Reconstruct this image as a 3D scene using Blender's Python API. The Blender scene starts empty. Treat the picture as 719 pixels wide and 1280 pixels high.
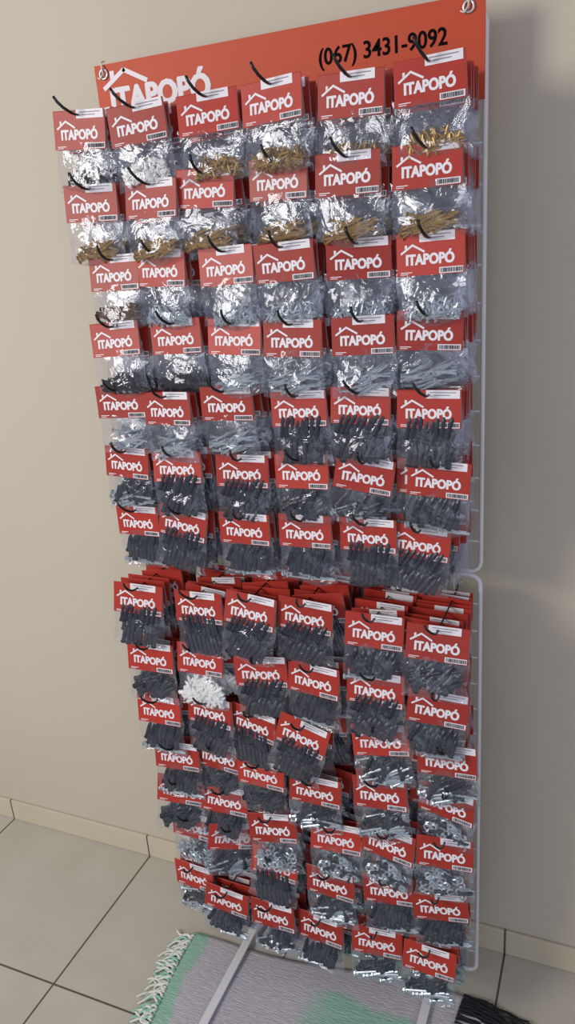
import bpy, math, random
from mathutils import Vector, Matrix
random.seed(7)
SC=bpy.context.scene
COL=SC.collection

# ------------------------------------------------------------------ helpers
class MB:
    def __init__(s): s.v=[];s.f=[];s.m=[]
    def add(s,vs,fs,m=0,mat=None):
        o=len(s.v)
        for p in vs:
            p=Vector(p)
            s.v.append(tuple(mat@p) if mat is not None else tuple(p))
        for f in fs:
            s.f.append(tuple(i+o for i in f)); s.m.append(m if isinstance(m,int) else 0)
    def merge(s,o,mat,remap=None):
        k=len(s.v)
        for p in o.v: s.v.append(tuple(mat@Vector(p)))
        for f,m in zip(o.f,o.m):
            s.f.append(tuple(i+k for i in f)); s.m.append(remap[m] if remap else m)
    def box(s,a,b,m=0):
        x0,y0,z0=a;x1,y1,z1=b
        s.add([(x0,y0,z0),(x1,y0,z0),(x1,y1,z0),(x0,y1,z0),(x0,y0,z1),(x1,y0,z1),(x1,y1,z1),(x0,y1,z1)],
              [(3,2,1,0),(4,5,6,7),(0,1,5,4),(1,2,6,5),(2,3,7,6),(3,0,4,7)],m)
    def lathe(s,p,d,prof,m=0,n=6):
        d=Vector(d).normalized();p=Vector(p)
        a=d.orthogonal().normalized();b=d.cross(a)
        vs=[]
        for t,r in prof:
            for i in range(n):
                w=2*math.pi*i/n
                vs.append(p+d*t+(a*math.cos(w)+b*math.sin(w))*r)
        fs=[]
        for j in range(len(prof)-1):
            for i in range(n):
                k=(i+1)%n
                fs.append((j*n+i,j*n+k,(j+1)*n+k,(j+1)*n+i))
        fs.append(tuple(range(n-1,-1,-1)));fs.append(tuple((len(prof)-1)*n+i for i in range(n)))
        s.add(vs,fs,m)
    def tube(s,pts,r,m=0,n=6,closed=False):
        pts=[Vector(p) for p in pts];N=len(pts);vs=[];fs=[]
        prev=None
        for i,p in enumerate(pts):
            if closed: t=(pts[(i+1)%N]-pts[i-1]).normalized()
            else: t=(pts[min(i+1,N-1)]-pts[max(i-1,0)]).normalized()
            if prev is None: a=t.orthogonal().normalized()
            else: a=(prev-t*prev.dot(t)).normalized()
            prev=a;b=t.cross(a)
            rr=r[i] if isinstance(r,(list,tuple)) else r
            for k in range(n):
                w=2*math.pi*k/n;vs.append(p+(a*math.cos(w)+b*math.sin(w))*rr)
        for j in range(N if closed else N-1):
            j2=(j+1)%N
            for k in range(n):
                k2=(k+1)%n;fs.append((j*n+k,j*n+k2,j2*n+k2,j2*n+k))
        if not closed:
            fs.append(tuple(range(n-1,-1,-1)));fs.append(tuple((N-1)*n+k for k in range(n)))
        s.add(vs,fs,m)
    def mesh(s,name,mats,smooth=False):
        me=bpy.data.meshes.new(name);me.from_pydata(s.v,[],s.f)
        for m in mats: me.materials.append(m)
        me.polygons.foreach_set('material_index',s.m)
        if smooth: me.polygons.foreach_set('use_smooth',[True]*len(s.f))
        me.update();return me

def obj(name,me,parent=None,loc=(0,0,0),rot=(0,0,0),**kw):
    o=bpy.data.objects.new(name,me);o.location=loc;o.rotation_euler=rot
    COL.objects.link(o)
    if parent: o.parent=parent
    for k,v in kw.items(): o[k]=v
    return o

def mat(name,col,rough=.6,metal=0,spec=.5,noise=None,bump=None,rand=0):
    m=bpy.data.materials.new(name);m.use_nodes=True
    nt=m.node_tree;b=nt.nodes['Principled BSDF']
    b.inputs['Base Color'].default_value=(*col,1);b.inputs['Roughness'].default_value=rough
    b.inputs['Metallic'].default_value=metal;b.inputs['Specular IOR Level'].default_value=spec
    tc=nt.nodes.new('ShaderNodeTexCoord')
    src=None
    if noise:
        sc,col2=noise
        n=nt.nodes.new('ShaderNodeTexNoise');n.inputs['Scale'].default_value=sc;n.inputs['Detail'].default_value=5
        nt.links.new(tc.outputs['Object'],n.inputs['Vector'])
        mx=nt.nodes.new('ShaderNodeMix');mx.data_type='RGBA'
        mx.inputs[6].default_value=(*col,1);mx.inputs[7].default_value=(*col2,1)
        nt.links.new(n.outputs['Fac'],mx.inputs[0]);src=mx.outputs[2]
        nt.links.new(src,b.inputs['Base Color'])
    if rand:
        oi=nt.nodes.new('ShaderNodeObjectInfo');hs=nt.nodes.new('ShaderNodeHueSaturation')
        mr=nt.nodes.new('ShaderNodeMapRange');mr.inputs['To Min'].default_value=1-rand;mr.inputs['To Max'].default_value=1+rand
        nt.links.new(oi.outputs['Random'],mr.inputs['Value']);nt.links.new(mr.outputs['Result'],hs.inputs['Value'])
        if src: nt.links.new(src,hs.inputs['Color'])
        else: hs.inputs['Color'].default_value=(*col,1)
        nt.links.new(hs.outputs['Color'],b.inputs['Base Color'])
    if bump:
        n2=nt.nodes.new('ShaderNodeTexNoise');n2.inputs['Scale'].default_value=bump[0];n2.inputs['Detail'].default_value=4
        nt.links.new(tc.outputs['Object'],n2.inputs['Vector'])
        bp=nt.nodes.new('ShaderNodeBump');bp.inputs['Strength'].default_value=bump[1];bp.inputs['Distance'].default_value=bump[2]
        nt.links.new(n2.outputs['Fac'],bp.inputs['Height']);nt.links.new(bp.outputs['Normal'],b.inputs['Normal'])
    return m

def srgb(r,g,b):
    f=lambda c:(c/255/12.92) if c/255<=.04045 else ((c/255+.055)/1.055)**2.4
    return (f(r),f(g),f(b))

M_red=mat('card_red',srgb(180,54,40),.42,spec=.35,noise=(14,srgb(154,43,37)),rand=.2)
M_white=mat('card_white',srgb(230,226,232),.5)
M_ink=mat('ink_black',srgb(14,12,14),.9,spec=.1)
M_grayink=mat('ink_gray',srgb(120,115,125),.6)
M_back=mat('card_back',srgb(190,150,146),.6)
M_brass=mat('brass_yellow_zinc',srgb(196,160,92),.32,metal=.45,noise=(120,srgb(136,104,56)))
M_bronze=mat('bronze_zinc',srgb(136,108,76),.35,metal=.4,noise=(120,srgb(84,66,48)))
M_silver=mat('bright_zinc',srgb(214,224,232),.3,metal=.5,noise=(120,srgb(140,156,168)))
M_black=mat('black_screw',srgb(18,18,22),.35)
M_dark=mat('gray_anchor_plastic',srgb(48,54,70),.36,noise=(18,srgb(28,32,42)))
M_whitepl=mat('white_anchor_plastic',srgb(240,240,238),.5)
M_wire=mat('white_coated_wire',srgb(230,230,234),.35)
M_hook=mat('black_hook',srgb(12,12,14),.3)
M_sign=mat('sign_orange_red',srgb(202,84,50),.5,spec=.3,noise=(3,srgb(188,68,42)))
M_metal=mat('eyelet_metal',srgb(200,200,200),.3,metal=.8)
M_string=mat('white_cord',srgb(225,222,212),.8)

def bagmat(name,fac,gk=.75):
    m=bpy.data.materials.new(name);m.use_nodes=True;nt=m.node_tree
    for n in list(nt.nodes): nt.nodes.remove(n)
    N=nt.nodes.new;L=nt.links.new
    out=N('ShaderNodeOutputMaterial');tr=N('ShaderNodeBsdfTransparent');tr.inputs[0].default_value=(.975,.975,.985,1)
    gl=N('ShaderNodeBsdfGlossy');gl.inputs['Roughness'].default_value=.10;gl.inputs['Color'].default_value=(.86,.92,1,1)
    df=N('ShaderNodeBsdfDiffuse');df.inputs[0].default_value=(.44,.45,.55,1)
    tc=N('ShaderNodeTexCoord');no=N('ShaderNodeTexNoise');no.inputs['Scale'].default_value=30;no.inputs['Detail'].default_value=2.5;no.inputs['Distortion'].default_value=1.4
    oi=N('ShaderNodeObjectInfo');va=N('ShaderNodeVectorMath');va.operation='ADD'
    cb=N('ShaderNodeCombineXYZ');mu=N('ShaderNodeMath');mu.operation='MULTIPLY';mu.inputs[1].default_value=9
    L(oi.outputs['Random'],mu.inputs[0]);L(mu.outputs[0],cb.inputs[0]);L(mu.outputs[0],cb.inputs[2])
    L(tc.outputs['Object'],va.inputs[0]);L(cb.outputs[0],va.inputs[1]);L(va.outputs[0],no.inputs['Vector'])
    bp=N('ShaderNodeBump');bp.inputs['Strength'].default_value=.6;bp.inputs['Distance'].default_value=.006
    L(no.outputs['Fac'],bp.inputs['Height']);L(bp.outputs[0],gl.inputs['Normal'])
    fr=N('ShaderNodeFresnel');fr.inputs[0].default_value=1.45;L(bp.outputs[0],fr.inputs['Normal'])
    m1=N('ShaderNodeMixShader');m1.inputs[0].default_value=fac
    L(tr.outputs[0],m1.inputs[1]);L(df.outputs[0],m1.inputs[2])
    ma=N('ShaderNodeMath');ma.operation='MULTIPLY_ADD';ma.inputs[1].default_value=gk;ma.inputs[2].default_value=.012;ma.use_clamp=True
    L(fr.outputs[0],ma.inputs[0])
    mn=N('ShaderNodeMath');mn.operation='MINIMUM';mn.inputs[1].default_value=.30;L(ma.outputs[0],mn.inputs[0])
    m2=N('ShaderNodeMixShader');L(mn.outputs[0],m2.inputs[0]);L(m1.outputs[0],m2.inputs[1]);L(gl.outputs[0],m2.inputs[2])
    L(m2.outputs[0],out.inputs[0]);return m
M_bag=bagmat('clear_plastic',.045,.95)
M_bag2=bagmat('clear_plastic_layers',.35,.3)

# ---------------------------------------------------------------- text
def text_mb(body,bold=0.0,dup=0.0):
    c=bpy.data.curves.new('t','FONT');c.body=body;c.size=1;c.offset=bold;c.resolution_u=3
    o=bpy.data.objects.new('t',c);COL.objects.link(o)
    dg=bpy.context.evaluated_depsgraph_get();dg.update()
    me=bpy.data.meshes.new_from_object(o.evaluated_get(dg))
    b=MB();b.v=[tuple(v.co) for v in me.vertices];b.f=[tuple(p.vertices) for p in me.polygons];b.m=[0]*len(b.f)
    bpy.data.objects.remove(o);bpy.data.curves.remove(c);bpy.data.meshes.remove(me)
    if dup:
        d=MB()
        for i,(dx,dy) in enumerate(((0,0),(dup,0),(dup/2,dup*.4))):
            d.merge(b,Matrix.Translation((dx,dy,i*.002)))
        b=d
    return b
def fit_text(b,x0,x1,z0,z1,y,ref_h=None):
    xs=[p[0] for p in b.v];ys=[p[1] for p in b.v]
    h=ref_h or max(ys)
    sx=(x1-x0)/(max(xs)-min(xs));sz=(z1-z0)/h
    return Matrix(((sx,0,0,x0-min(xs)*sx),(0,0,-sz,y),(0,sz,0,z0),(0,0,0,1)))
T_logo=text_mb('ITAPOP\u00d3',.026,.065)
T_cap=max(p[1] for p in text_mb('I',.026,.065).v)
T_phone=text_mb('(067) 3431-9092',.012,.022)
P_cap=max(p[1] for p in text_mb('3',.012,.022).v)

def roof(mb,x0,x1,zb,h,th,y,m):
    xm=x0+(x1-x0)*.5
    def seg(a,b,t):
        a=Vector((a[0],0,a[1]));b=Vector((b[0],0,b[1]));d=(b-a).normalized();n=Vector((-d.z,0,d.x))*t/2
        e=d*t*.3
        vs=[a-n-e,b-n+e,b+n+e,a+n-e]
        mb.add([(p.x,y,p.z) for p in vs],[(0,1,2,3)],m)
    seg((x0,zb),(xm,zb+h),th);seg((xm,zb+h),(x1,zb+h*.12),th)
    cx=x0+(xm-x0)*.42
    mb.add([(cx-th*.6,y,zb+h*.5),(cx+th*.6,y,zb+h*.7),(cx+th*.6,y,zb+h*1.05),(cx-th*.6,y,zb+h*1.05)],[(0,1,2,3)],m)

# ---------------------------------------------------------------- header card
CW,CT,CB=.052,.007,-.053
def card(var,lod=False,tag=True):
    mb=MB()
    ys=lambda z:-.0011-.004*max(0,(CT-z)/(CT-CB))**1.3
    for s,m in ((1,0),(-1,4)):
        zs=[CT,-.01,-.03,CB]
        for a,b in zip(zs[:-1],zs[1:]):
            mb.add([(-CW,s*ys(a),a),(-CW,s*ys(b),b),(CW,s*ys(b),b),(CW,s*ys(a),a)],[(0,1,2,3)],m)
            if not lod:
                mb.add([(-CW,s*ys(a)*.55,a),(-CW,s*ys(b)*.7,b),(CW,s*ys(b)*.7,b),(CW,s*ys(a)*.55,a)],[(0,1,2,3)],4)
    mb.add([(-CW,ys(CT),CT),(CW,ys(CT),CT),(CW,0,CT+.0012),(-CW,0,CT+.0012)],[(0,1,2,3)],0)
    mb.add([(-CW,-ys(CT),CT),(CW,-ys(CT),CT),(CW,0,CT+.0012),(-CW,0,CT+.0012)],[(3,2,1,0)],0)
    def patch(x0,x1,z0,z1,m,off=.0003):
        mb.add([(x0,ys(z0)-off,z0),(x1,ys(z0)-off,z0),(x1,ys(z1)-off,z1),(x0,ys(z1)-off,z1)],[(0,1,2,3)],m)
    tx=[-.008,-.004,-.016,-.006][var%4]
    if tag:
        patch(tx,tx+.054,-.0050,CT-.0005,1,.0005)
        mb.add([(tx,-.0017,CT-.0005),(tx+.054,-.0017,CT-.0005),(tx+.054,-.0017,CT+.0015),(tx,-.0017,CT+.0015)],[(0,1,2,3)],1)
    if lod: return mb
    if tag:
        for i,(a,b) in enumerate(((.006,.048),(.012,.038))):
            patch(tx+a,tx+b,.0038-i*.0042,.0050-i*.0042,3,.0008)
    sub=MB();sub.merge(T_logo,fit_text(T_logo,-.0375,.0375,-.0370,-.0215,0,T_cap))
    roof(sub,-.0445,-.009,-.0200,.0115,.0030,0,0)
    sub.v=[(x,ys(z)-.0005+y*.3,z) for x,y,z in sub.v]
    mb.merge(sub,Matrix(),{0:1})
    patch(.014,.050,-.0518,-.0430,1,.0004)
    random.seed(var)
    x=.016
    while x<.048:
        w=random.choice((.0005,.0009,.0013));patch(x,x+w,-.0505,-.0443,2,.0008);x+=w+random.choice((.0006,.001))
    patch(-.046,-.028,-.0485,-.0473,1,.0004);patch(-.046,-.034,-.0510,-.0500,1,.0004)
    return mb
CM=[M_red,M_white,M_ink,M_grayink,M_back]
cards=[card(i).mesh('header_card',CM) for i in range(4)]
cards_lod=[card(0,True),card(1,True,False),card(2,True),card(3,True,False),card(2,True,False)]
cards_rear=[cards[0],card(1,False,False).mesh('header_card',CM),cards[2],card(2,False,False).mesh('header_card',CM)]

# ---------------------------------------------------------------- bag
def bag(seed,back=True,nx=16,nz=12,half=.0560,top=-.042,bot=-.124,th=.0120):
    rnd=random.Random(seed);mb=MB()
    ph=[rnd.uniform(0,6.3) for _ in range(8)]
    for s in ((-1,1) if back else (-1,)):
        vs=[]
        for j in range(nz+1):
            v=j/nz
            for i in range(nx+1):
                u=i/nx
                z=top+(bot-top)*v
                w=half*(1-.04*math.sin(v*math.pi*1.1))
                x=(u*2-1)*w+.0016*math.sin(9*v+ph[0])
                if j==nz: z+=.003*math.sin(u*7+ph[1])-.003*math.cos((u-.5)*6)
                e=(max(0,math.sin(math.pi*u))**.5)*min(1,.45+v*.9)*(1-max(0,(v-.8)/.2)**3)
                if v>0.99:e=0.03
                y=th*e*(.75+.25*v)+.0010*math.sin(11*u+6*v+ph[2])*e+.0010*math.sin(-8*u+13*v+ph[3])*e+.0006*math.sin(30*u+20*v*math.sin(ph[5])+ph[4])*e
                vs.append((x,s*max(y,.0004)*(1 if s<0 else .85),z))
        fs=[]
        for j in range(nz):
            for i in range(nx):
                a=j*(nx+1)+i;q=(a,a+nx+1,a+nx+2,a+1)
                fs.append(q if s<0 else q[::-1])
        mb.add(vs,fs,0)
    return mb
bags=[bag(i).mesh('plastic_bag',[M_bag],True) for i in range(8)]
bags_lod=[bag(20+i,False,5,4) for i in range(2)]

# ---------------------------------------------------------------- contents
def item(mb,kind,c,ang,tilt,rnd):
    d=Vector((math.cos(ang),tilt,math.sin(ang))).normalized();c=Vector(c)
    if kind in('screw_s','screw_l','pin','mini'):
        L,r={'screw_s':(.018,.0016),'screw_l':(.038,.0021),'pin':(.038,.0024),'mini':(.012,.0034)}[kind]
        p=c-d*L/2
        if kind=='pin': prof=[(0,r*1.5),(.002,r*1.7),(.003,r),(L*.8,r),(L*.82,r*.75),(L,r*.6)]
        elif kind=='mini': prof=[(0,r*1.6),(.002,r*1.6),(.0022,r),(L,r*.9)]
        else: prof=[(0,r*1.9),(.0012,r*2.1),(.003,r),(L*.35,r*.95),(L*.4,r*1.2),(L*.85,r*1.05),(L,r*.15)]
        mb.lathe(p,d,prof,0,6)
    elif kind in('anchor','anchor_small'):
        L=rnd.uniform(.034,.039);r=.0047
        if kind=='anchor_small': L*=.7;r=.0036
        p=c-d*L/2
        prof=[(0,r*1.25),(.0015,r*1.25),(.0016,r),(.24*L,r),(.26*L,r*.85),(.32*L,r*.85),(.34*L,r),(.5*L,r),(.52*L,r*.85),(.58*L,r*.85),(.6*L,r),(L*.82,r*.95),(L,r*.5)]
        mb.lathe(p,d,prof,0,8)
    elif kind=='bolt':
        L=.048;r=.0024;p=c-d*L/2
        mb.lathe(p,d,[(0,r*2),(.0035,r*2),(.0036,r),(L*.5,r),(L*.52,r*1.15),(L,r)],0,6)
    elif kind=='washer':
        n=Vector((rnd.uniform(-.4,.4),-1,rnd.uniform(-.4,.4))).normalized();a=n.orthogonal().normalized();b=n.cross(a);R0=.0085
        mb.tube([c+(a*math.cos(w*.785)+b*math.sin(w*.785))*R0*.7 for w in range(8)],.0022,0,5,True)
def fill(kind,n,seed,zlo,zhi,mainang=None,spread=3.14,xr=.036):
    rnd=random.Random(seed);mb=MB()
    if kind in('anchor','bolt'): xr=min(xr,.029)
    if kind in('screw_l','pin'): xr=min(xr,.026)
    if kind=='anchor' and mainang is not None:
        mainang+=rnd.uniform(-.35,.35)
    for i in range(n):
        x=rnd.uniform(-xr,xr)*1.12
        top=zhi-(zhi-zlo)*.35*(x/.04)**2
        z=zlo+(top-zlo)*rnd.random()**1.2
        y=rnd.uniform(-.0048,.0045)
        a=(rnd.uniform(0,3.14) if mainang is None else mainang+rnd.uniform(-spread,spread))
        item(mb,kind,(x,y,z),a,rnd.uniform(-.05,.05),rnd)
    return mb
def rows_fill(n,seed,z0,ang,spread,layers):
    """anchors lying side by side in settled rows"""
    rnd=random.Random(seed);mb=MB();ang+=rnd.uniform(-.2,.2)
    for l in range(layers):
        for i in range(n):
            x=(-.038+.076*(i+.5)/n)+rnd.uniform(-.0015,.0015)
            z=z0+l*.022+rnd.uniform(-.004,.004)
            item(mb,'anchor',(x,-.003+.005*(l%2)+rnd.uniform(-.001,.001),z),ang+rnd.uniform(-spread,spread),rnd.uniform(-.03,.03),rnd)
    return mb
KINDS={
 'mini':('fittings','small white plastic fittings',M_whitepl),
 'minid':('fittings','small white and dark fittings',M_whitepl),
 'brass_s':('screws','short brass-coloured screws',M_brass),
 'brass_l':('screws','long brass-coloured screws',M_brass),
 'bronze':('screws','long bronze-coloured screws',M_bronze),
 'silver_s':('screws','small bright zinc screws',M_silver),
 'black':('screws','small black screws',M_black),
 'pin':('pins','long silver metal pins',M_silver),
 'anchor':('wall_anchors','dark gray wall anchors',M_dark),
 'anchor_b':('wall_anchors','dark anchors with zinc bolts',M_dark),
 'bolt':('bolts','silver bolts with dark anchors',M_silver),
 'washer':('washers','silver washers with dark anchors',M_silver),
 'white':('wall_anchors','white plastic wall anchors',M_whitepl),
}
SECOND={'anchor_b':M_silver,'bolt':M_dark,'minid':M_black,'washer':M_dark}
def build_fill(k,s,lod=False):
    q=.35 if lod else 1
    n=lambda a:int(a*q)
    if k=='mini': return [fill('mini',n(80),s,-.112,-.078,xr=.034)]
    if k=='minid': return [fill('mini',n(9),s,-.110,-.090,xr=.03),fill('screw_s',n(26),s+9,-.112,-.088)]
    if k=='brass_s': return [fill('screw_s',n(84),s,-.114,-.088)]
    if k=='brass_l': return [fill('screw_l',n(36),s,-.113,-.088,.15,.4)]
    if k=='bronze': return [fill('screw_l',n(44),s,-.112,-.078,.05,.3)]
    if k=='silver_s': return [fill('screw_s',n(84),s,-.115,-.090)]
    if k=='black': return [fill('screw_s',n(120),s,-.115,-.090)]
    if k=='pin': return [fill('pin',n(21),s,-.112,-.078,.2,.4)]
    if lod:
        if k in('anchor','white'): return [fill('anchor',12,s,-.098,-.066,1.4,.4)]
        if k=='anchor_b': return [fill('anchor',10,s,-.096,-.066,1.35,.4),fill('bolt',4,s+50,-.116,-.102,.1,.3)]
        return [fill('bolt',4,s,-.112,-.085,.2,.5),fill('anchor',8,s+50,-.098,-.066,.7,1.)]
    if k=='anchor':
        if s%4==3: return [fill('anchor',42,s,-.099,-.066,1.0,.5)]
        return [rows_fill(8,s,-.099,(1.35,1.75,1.1)[s%3],.12,3)]
    if k=='anchor_b': return [rows_fill(8,s,-.088,1.4,.12,1),rows_fill(7,s+4,-.074,1.4,.12,1),fill('bolt',7,s+50,-.114,-.107,.05,.12)]
    if k=='bolt': return [fill('bolt',15,s,-.112,-.082,.2,.3),fill('anchor',14,s+50,-.094,-.066,.9,.6)]
    if k=='washer': return [fill('washer',44,s,-.112,-.066,0,1),fill('anchor_small',9,s+50,-.108,-.070,.4,.8)]
    if k=='white': return [fill('anchor_small',80,s,-.110,-.060)]
fills={}
for k,(pn,lb,m) in KINDS.items():
    fills[k]=[]
    for s in range(4):
        parts=build_fill(k,s*7+3);mb=MB()
        for i,p in enumerate(parts): mb.merge(p,Matrix(),{0:(i if k!='anchor_b' else (0,0,1)[i])})
        fills[k].append(mb.mesh(pn,[m,SECOND.get(k,m)],False))
lod_fill={}
matlist=[M_red,M_white,M_ink,M_grayink,M_back,M_bag2,M_brass,M_bronze,M_silver,M_black,M_dark,M_whitepl]
for k in KINDS:
    parts=build_fill(k,91,True);mb=MB()
    m=KINDS[k][2];m2=SECOND.get(k,m)
    for i,p in enumerate(parts): mb.merge(p,Matrix(),{0:matlist.index((m,m2)[min(i,1)])})
    lod_fill[k]=mb

# ---------------------------------------------------------------- layout of the rack
XS=["MLNMNM","MOJLLL","SNQMNM","PQROOL","NJJOML","KJNNNP","LJMNNG","GMMKOO","HHNMOO","HKGGOR","PLHJNR","OMLSSQ","TPLOQN","NHGFII"]
ZS=[[1890,1886,1887,1888,1882,1886],[1769,1765,1773,1775,1771,1771],[1650,1653,1650,1650,1647,1648],
[1534,1535,1533,1528,1529,1533],[1417,1406,1415,1408,1414,1411],[1294,1292,1288,1294,1294,1294],
[1172,1176,1176,1182,1184,1174],[1000,1000,1008,1008,994,992],[860,870,870,870,878,856],[726,748,738,740,756,740],
[614,626,614,606,632,634],[518,514,480,490,518,524],[422,416,376,372,390,384],[258,226,226,218,228,236]]
KD=[['minid','mini','brass_s','brass_s','brass_s','brass_s'],
['brass_l','brass_l','brass_l','brass_l','brass_l','brass_l'],
['bronze']+['silver_s']*5,
['black','black','pin','pin','pin','pin'],
['pin','pin','pin','anchor','anchor','anchor'],
['bolt','anchor','anchor','anchor','bolt','anchor_b'],
['anchor_b','anchor','anchor_b','anchor_b','anchor','anchor'],
['anchor','anchor','anchor','anchor','anchor_b','anchor'],
['anchor','white','anchor','anchor_b','anchor','anchor_b'],
['anchor_b','anchor','anchor','anchor','bolt','bolt'],
['anchor_b','anchor','anchor','bolt','bolt','washer'],
['anchor','anchor_b','washer','washer','washer','washer'],
['washer','bolt','anchor','bolt','anchor_b','anchor_b'],
['bolt','anchor_b','bolt','anchor_b','bolt','bolt']]
ROLL={(0,0):4,(0,1):-4,(5,4):9,(6,1):10,(9,3):15,(8,1):-2,(5,5):3,(6,5):5,(7,5):3,(10,3):3,(7,3):4,(12,1):10,(5,0):2,(3,0):-3,(3,1):-2,(9,2):6,(8,2):-3,(11,2):-7,(13,1):7,(13,0):-4,(10,1):5,(11,4):4}
FRONT=1.22;RACKY=1.40
stack=MB()
R=random.Random(11)
labelk={k:v[1] for k,v in KINDS.items()}
def packet(x,y,z,roll,yaw,pitch,k,lab,rear=False,sc=1):
    e=obj('screw_packet',None,loc=(x,y,z),rot=(pitch,roll,yaw))
    e.empty_display_size=.02;e.scale=(sc,sc,sc)
    e['label']=lab;e['category']='hardware packet';e['group']='hardware packets hanging on the rack'
    obj('header_card',R.choice(cards_rear if rear else cards),e)
    obj('plastic_bag',R.choice(bags),e)
    f=obj(KINDS[k][0],R.choice(fills[k]),e);f['kind']='stuff'
    return e
for r in range(14):
    for c in range(6):
        x=(-876+120*c+4*(ord(XS[r][c])-77))/1000
        z=ZS[r][c]/1000+.0235-(.004 if r==0 else 0)
        k=KD[r][c]
        low=r>=7
        roll=math.radians(ROLL.get((r,c),R.uniform(-6,6) if low else R.uniform(-2.5,2.5)))
        yaw=math.radians(R.uniform(-9,9) if low else R.uniform(-6,6));pitch=math.radians(R.uniform(-9,1) if low else R.uniform(-4,2))
        if (r,c)==(12,1): yaw=math.radians(30)
        lab='bag of %s with red card'%labelk[k]
        fy=FRONT+R.uniform(-.008,.008)
        if r>=8 and c<=1: fy+=.01
        packet(x,fy,z,roll,yaw,pitch,k,lab,False,1.07 if low else 1)
        ni=2 if not low else 3
        j=1.3 if low else .6
        lim=-.226-.058          # rear packets stay inside the rack's edge
        for q in range(1,8):
            yy=fy+.0245*q+.003*(q==1)
            if yy>RACKY-.02: break
            xx=x+R.uniform(-.011,.011)*j+(.0006*q);zz=z+R.uniform(-.008,.002)*j
            xx=min(xx,lim+R.uniform(-.006,.004))
            ro=math.radians(R.uniform(-7,7)*j*(.6 if c==5 else 1));ya=math.radians(R.uniform(-3,3))
            if q<=ni:
                packet(xx,yy,zz,ro,ya,0,k,'bag of %s behind another packet'%labelk[k],True)
            else:
                M=Matrix.Translation((xx,yy,zz))@Matrix.Rotation(ya,4,'Z')@Matrix.Rotation(ro,4,'Y')
                stack.merge(R.choice(cards_lod),M)
                M2=Matrix.Translation((xx+R.uniform(-.004,.002),yy+.011,zz+R.uniform(-.002,.003)))@Matrix.Rotation(ro*.5,4,'Y')
                if yy+.011<RACKY-.02: stack.merge(R.choice(cards_lod),M2)
                stack.merge(R.choice(bags_lod),M,{0:5})
                stack.merge(lod_fill[k],M)
        hb=MB()
        s=R.uniform(-.7,.9)
        hz=z+.0005
        pts=[(x,RACKY-.007,hz+.012),(x,RACKY-.012,hz+.002),(x,RACKY-.05,hz),(x,fy+.02,hz),(x,fy-.010,hz+.000),
             (x-.001,fy-.020,hz+.002),(x-.005+.004*s,fy-.030,hz+.009),(x-.009+.008*s,fy-.036,hz+.018),(x-.011+.012*s,fy-.038,hz+.026)]
        hb.tube(pts,[.0017]*4+[.0021,.0025,.0025,.0025,.0022],0,8)
        h=obj('display_hook',hb.mesh('display_hook',[M_hook],True))
        h['label']='black wire hook with upturned tip holding packets';h['category']='hook';h['group']='display hooks on the rack'
so=obj('packet_stack',stack.mesh('packet_stack',matlist))
so['kind']='stuff';so['label']='rear rows of bagged hardware behind the front packets';so['category']='hardware packets'

# ---------------------------------------------------------------- rack
rack=obj('display_rack',None,loc=(-.588,RACKY,0));rack['label']='white wire grid display rack with two panels';rack['category']='display rack'
HW=.362
def panel(z0,z1):
    mb=MB();rc=.02;pts=[]
    for cx,cz,a0 in ((HW-rc,z1-rc,0),(-HW+rc,z1-rc,90),(-HW+rc,z0+rc,180),(HW-rc,z0+rc,270)):
        for i in range(5):
            a=math.radians(a0+i*22.5);pts.append((cx+rc*math.cos(a),0,cz+rc*math.sin(a)))
    mb.tube(pts,.0045,0,8,True)
    n=14
    for i in range(1,n):
        x=-HW+2*HW*i/n;mb.tube([(x,.003,z0),(x,.003,z1)],.0017,0,6)
    m=int((z1-z0)/.06)
    for i in range(1,m):
        z=z0+(z1-z0)*i/m;mb.tube([(-HW,-.001,z),(HW,-.001,z)],.0017,0,6)
    return mb.mesh('grid_panel',[M_wire],True)
obj('grid_panel',panel(.016,1.043),rack)
obj('grid_panel',panel(1.052,2.0),rack)
for fx in (-.195,.27):
    fb=MB()
    fb.box((fx-.010,-.42,.0115),(fx+.010,.05,.0165))
    fb.box((fx-.010,.0085,.0165),(fx+.010,.0125,.09))
    fb.box((fx-.010,-.42,.0165),(fx+.010,-.414,.022))
    fb.box((fx-.010,.044,0),(fx+.010,.05,.0115))
    me=fb.mesh('foot',[M_wire]);o=obj('foot',me,rack)
    bv=o.modifiers.new('b','BEVEL');bv.width=.0012;bv.segments=2
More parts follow.
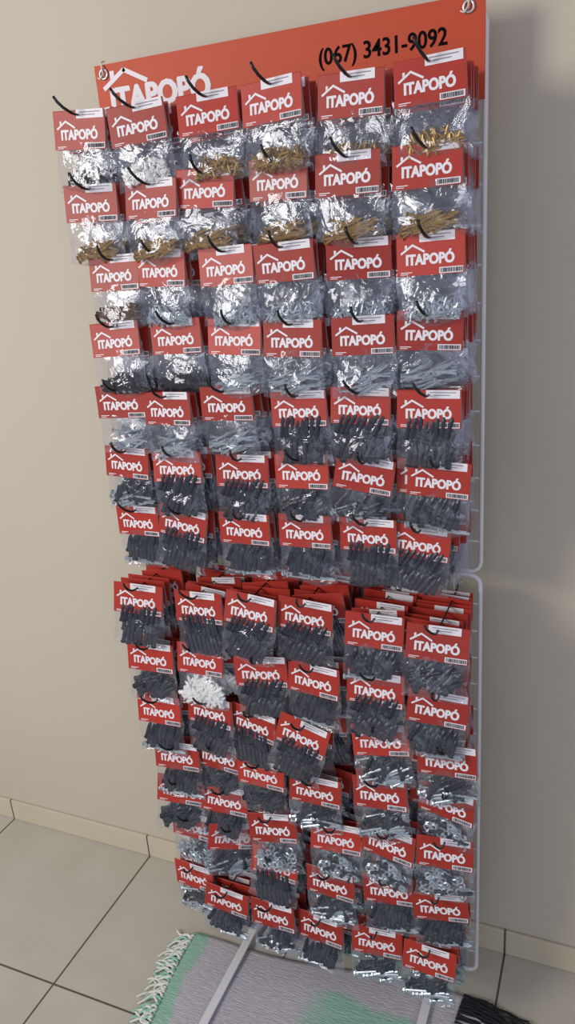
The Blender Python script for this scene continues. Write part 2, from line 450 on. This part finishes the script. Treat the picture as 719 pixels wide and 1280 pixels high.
# ---------------------------------------------------------------- sign
sb=MB()
SX0,SX1,SZ0,SZ1=-.948,-.226,1.872,2.018
sb.box((SX0,RACKY-.010,SZ0),(SX1,RACKY-.006,SZ1),0)
yt=RACKY-.0106
sb.merge(T_logo,fit_text(T_logo,-.920,-.706,1.938,1.977,yt,T_cap),{0:1})
roof(sb,-.930,-.838,1.978,.026,.0078,yt,1)
sb.merge(T_phone,fit_text(T_phone,-.500,-.284,1.956,1.981,yt,P_cap),{0:2})
sign=obj('sign',sb.mesh('sign',[M_sign,M_white,M_ink]))
sign['label']='orange-red shop banner board with white lettering';sign['category']='sign'
for gx in (SX0+.02,SX1-.025):
    gb=MB();n=16
    gb.tube([(gx+.008*math.cos(2*math.pi*i/n),yt-.001,SZ1-.016+.008*math.sin(2*math.pi*i/n)) for i in range(n)],.0025,0,6,True)
    o=obj('eyelet',gb.mesh('eyelet',[M_metal],True),sign)
    cb=MB()
    cb.tube([(gx,RACKY+.004,SZ1-.018),(gx,yt-.004,SZ1-.017),(gx+.001,yt-.006,SZ1-.005),(gx-.002,yt-.002,SZ1+.004),(gx-.004,RACKY+.002,SZ1+.008)],.0016,0,6)
    cb.tube([(gx,yt-.004,SZ1-.016),(gx-.006,yt-.006,SZ1-.024),(gx-.012,yt-.004,SZ1-.021)],.0014,0,6)
    obj('cord',cb.mesh('cord',[M_string],True),sign)

# ---------------------------------------------------------------- room
WALLY=1.49
M_wall=mat('wall_paint',srgb(204,195,178),.75,noise=(1.2,srgb(194,185,169)),bump=(60,.15,.002))
def tilemat(name,x0,px,y0,py,jx=.0025,c1=srgb(206,202,192),c2=srgb(184,178,164),vert=False):
    m=bpy.data.materials.new(name);m.use_nodes=True;nt=m.node_tree;b=nt.nodes['Principled BSDF'];N=nt.nodes.new;L=nt.links.new
    tc=N('ShaderNodeTexCoord');sp=N('ShaderNodeSeparateXYZ');L(tc.outputs['Object'],sp.inputs[0])
    def line(out,o,p):
        a=N('ShaderNodeMath');a.operation='SUBTRACT';a.inputs[1].default_value=o-p/2;L(out,a.inputs[0])
        w=N('ShaderNodeMath');w.operation='WRAP';w.inputs[1].default_value=-p/2;w.inputs[2].default_value=p/2;L(a.outputs[0],w.inputs[0])
        ab=N('ShaderNodeMath');ab.operation='ABSOLUTE';L(w.outputs[0],ab.inputs[0])
        g=N('ShaderNodeMath');g.operation='GREATER_THAN';g.inputs[1].default_value=p/2-jx;L(ab.outputs[0],g.inputs[0]);return g.outputs[0]
    g=line(sp.outputs[0],x0,px)
    if not vert:
        g2=line(sp.outputs[1],y0,py);mx=N('ShaderNodeMath');mx.operation='MAXIMUM';L(g,mx.inputs[0]);L(g2,mx.inputs[1]);g=mx.outputs[0]
    no=N('ShaderNodeTexNoise');no.inputs['Scale'].default_value=7;no.inputs['Detail'].default_value=8;L(tc.outputs['Object'],no.inputs['Vector'])
    c=N('ShaderNodeMix');c.data_type='RGBA';c.inputs[6].default_value=(*c1,1);c.inputs[7].default_value=(*c2,1);L(no.outputs['Fac'],c.inputs[0])
    d=N('ShaderNodeMix');d.data_type='RGBA';d.inputs[7].default_value=(*srgb(92,82,72),1);L(c.outputs[2],d.inputs[6]);L(g,d.inputs[0])
    L(d.outputs[2],b.inputs['Base Color']);b.inputs['Roughness'].default_value=.25
    bp=N('ShaderNodeBump');bp.inputs['Strength'].default_value=.4;bp.inputs['Distance'].default_value=.002;bp.invert=True
    L(g,bp.inputs['Height']);L(bp.outputs[0],b.inputs['Normal']);return m
M_floor=tilemat('floor_tile',-1.192,.51,1.04,.51)
M_base=tilemat('baseboard_tile',-1.192,.51,0,1,c1=srgb(210,200,178),c2=srgb(198,188,164),vert=True)
fb=MB();fb.box((-3.2,-2.5,-.05),(2.2,1.59,0));o=obj('floor',fb.mesh('floor',[M_floor]));o['kind']='structure'
wb=MB();wb.box((-3.2,WALLY,0),(2.2,WALLY+.1,2.8));o=obj('wall_back',wb.mesh('wall_back',[M_wall]));o['kind']='structure'
bb=MB();bb.box((-3.2,WALLY-.009,0),(2.2,WALLY,.073));o=obj('baseboard_back',bb.mesh('baseboard_back',[M_base]));o['kind']='structure'
bv=o.modifiers.new('b','BEVEL');bv.width=.003;bv.segments=2

# ---------------------------------------------------------------- rug
def rugmat():
    m=bpy.data.materials.new('woven_cotton');m.use_nodes=True;nt=m.node_tree;b=nt.nodes['Principled BSDF'];N=nt.nodes.new;L=nt.links.new
    tc=N('ShaderNodeTexCoord');sp=N('ShaderNodeSeparateXYZ');L(tc.outputs['Object'],sp.inputs[0])
    no=N('ShaderNodeTexNoise');no.inputs['Scale'].default_value=9;no.inputs['Detail'].default_value=6;L(tc.outputs['Object'],no.inputs['Vector'])
    def mth(op,a,bv,c=None):
        n=N('ShaderNodeMath');n.operation=op
        for i,q in enumerate((a,bv,c)):
            if q is None: continue
            if isinstance(q,(int,float)): n.inputs[i].default_value=q
            else: L(q,n.inputs[i])
        return n.outputs[0]
    def soft(v,edge,w,inv):
        n=N('ShaderNodeMapRange');n.interpolation_type='SMOOTHSTEP'
        n.inputs['From Min'].default_value=edge-w;n.inputs['From Max'].default_value=edge+w
        n.inputs['To Min'].default_value=1 if inv else 0;n.inputs['To Max'].default_value=0 if inv else 1
        L(v,n.inputs['Value']);return n.outputs['Result']
    wob=mth('MULTIPLY_ADD',no.outputs['Fac'],.10,-.05)
    xx=mth('ADD',sp.outputs[0],wob);yy=mth('ADD',sp.outputs[1],wob)
    left=soft(xx,-.878,.012,True);front=mth('MULTIPLY',soft(yy,1.235,.015,True),soft(xx,-.56,.03,False))
    g=mth('MULTIPLY',mth('MAXIMUM',left,front),.92)
    st=N('ShaderNodeTexNoise');st.inputs['Scale'].default_value=1;mp=N('ShaderNodeMapping');mp.inputs['Scale'].default_value=(60,500,60)
    L(tc.outputs['Object'],mp.inputs[0]);L(mp.outputs[0],st.inputs['Vector'])
    a=N('ShaderNodeMix');a.data_type='RGBA';a.inputs[6].default_value=(*srgb(218,214,220),1);a.inputs[7].default_value=(*srgb(174,168,178),1);L(st.outputs['Fac'],a.inputs[0])
    c=N('ShaderNodeMix');c.data_type='RGBA';c.inputs[6].default_value=(*srgb(182,222,202),1);c.inputs[7].default_value=(*srgb(112,176,148),1);L(st.outputs['Fac'],c.inputs[0])
    d=N('ShaderNodeMix');d.data_type='RGBA';L(g,d.inputs[0]);L(a.outputs[2],d.inputs[6]);L(c.outputs[2],d.inputs[7])
    L(d.outputs[2],b.inputs['Base Color']);b.inputs['Roughness'].default_value=.95
    bp=N('ShaderNodeBump');bp.inputs['Strength'].default_value=.8;bp.inputs['Distance'].default_value=.004
    L(st.outputs['Fac'],bp.inputs['Height']);L(bp.outputs[0],b.inputs['Normal']);return m
rug=MB();RX0,RX1,RY0,RY1=-.92,-.235,.75,1.335
nx,ny=60,50;vs=[]
def rz(x,y): return .0075+.0015*math.sin(x*17+y*9)+.001*math.sin(y*31-x*12)
for j in range(ny+1):
    for i in range(nx+1):
        x=RX0+(RX1-RX0)*i/nx;y=RY0+(RY1-RY0)*j/ny-.06*(1-i/nx)*(j/ny)
        x+=.01*math.sin(y*14)*(1 if i in(0,nx) else .6);y+=.008*math.sin(x*12)
        vs.append((x,y,rz(x,y)))
rug.add(vs,[(j*(nx+1)+i,j*(nx+1)+i+1,(j+1)*(nx+1)+i+1,(j+1)*(nx+1)+i) for j in range(ny) for i in range(nx)],0)
ro=obj('rug',rug.mesh('rug',[rugmat()],True));ro['label']='woven gray cotton rug with pale green bands and fringe';ro['category']='rug'
sm=ro.modifiers.new('s','SOLIDIFY');sm.thickness=.005;sm.offset=-1
M_fl=mat('fringe_pale',srgb(226,230,222),.9);M_fm=mat('fringe_mint',srgb(150,204,180),.9);M_fd=mat('fringe_dark',srgb(30,30,38),.9);M_fw=mat('fringe_gray',srgb(150,150,158),.9)
R2=random.Random(5)
for side,mats in ((-1,[M_fl,M_fm,M_fl]),(1,[M_fd,M_fm,M_fw])):
    f=MB();NN=110 if side<0 else 190
    for i in range(NN):
        top=RY1-(.06 if side<0 else 0)
        y=RY0+(top-RY0)*(i+.5)/NN
        x0=(RX0 if side<0 else RX1)+.01*math.sin(y*14)
        L=R2.uniform(.03,.06) if side<0 else R2.uniform(.13,.18)
        dy=R2.uniform(-.05,.02) if side<0 else R2.uniform(-.035,-.01)
        pts=[]
        for t in range(8):
            u=t/7;pts.append((x0+side*(L*u-.006),y+dy*u*u+(.004*math.sin(7*u+i*1.7) if side<0 else .002*math.sin(22*u+i*3.1)),.0075-.003*u+.004*math.sin(u*5+i)**2))
        mi=R2.choice((0,0,1)) if side<0 else (R2.choice((0,0,0,0,2)) if y>1.2 else R2.choice((0,1,1,2)))
        k=1.35 if side<0 else 1
        f.tube(pts,[q*k for q in (.0024,.0028,.0026,.0026,.0024,.0022,.002,.001)],mi,5)
    o=obj('fringe',f.mesh('fringe',mats,True),ro);o['label']='pale twisted fringe' if side<0 else 'dark twisted fringe'

# ---------------------------------------------------------------- light
w=bpy.data.worlds.new('World');SC.world=w;w.use_nodes=True
bg=w.node_tree.nodes['Background'];bg.inputs[0].default_value=(.84,.87,1,1);bg.inputs[1].default_value=.37
def area(name,loc,tgt,size,energy,col):
    l=bpy.data.lights.new(name,'AREA');l.size=size;l.energy=energy;l.color=col
    o=bpy.data.objects.new(name,l);o.location=loc
    o.rotation_euler=(Vector(tgt)-Vector(loc)).to_track_quat('-Z','Y').to_euler();COL.objects.link(o)
area('room_lamp',(-2.3,-1.2,2.2),(-.5,1.4,1.25),1.0,56,(1,.93,.85))
area('cool_fill',(1.2,-1.8,1.6),(-.5,1.4,1.2),1.3,15,(.80,.83,1))  # cool fill added from the right front, not an actual window
area('bag_reflection_fill',(-.6,-2.3,1.2),(-.6,1.4,.6),1.6,9,(.80,.88,1))  # added front light for the plastic bags to reflect, not an actual doorway

# ---------------------------------------------------------------- camera
cam=bpy.data.cameras.new('Camera');co=bpy.data.objects.new('Camera',cam);COL.objects.link(co)
bx=Vector((.3854,-.8627,.328)).normalized()
rx=Vector((.9207,.384,-.0723));rx=(rx-bx*rx.dot(bx)).normalized();up=bx.cross(rx)
co.matrix_world=Matrix(((rx.x,up.x,bx.x,0),(rx.y,up.y,bx.y,0),(rx.z,up.z,bx.z,1.68),(0,0,0,1)))
cam.sensor_fit='VERTICAL';cam.sensor_height=36;cam.lens=967/1280*36
cam.clip_start=.05
SC.camera=co
SC.view_settings.view_transform='Standard'
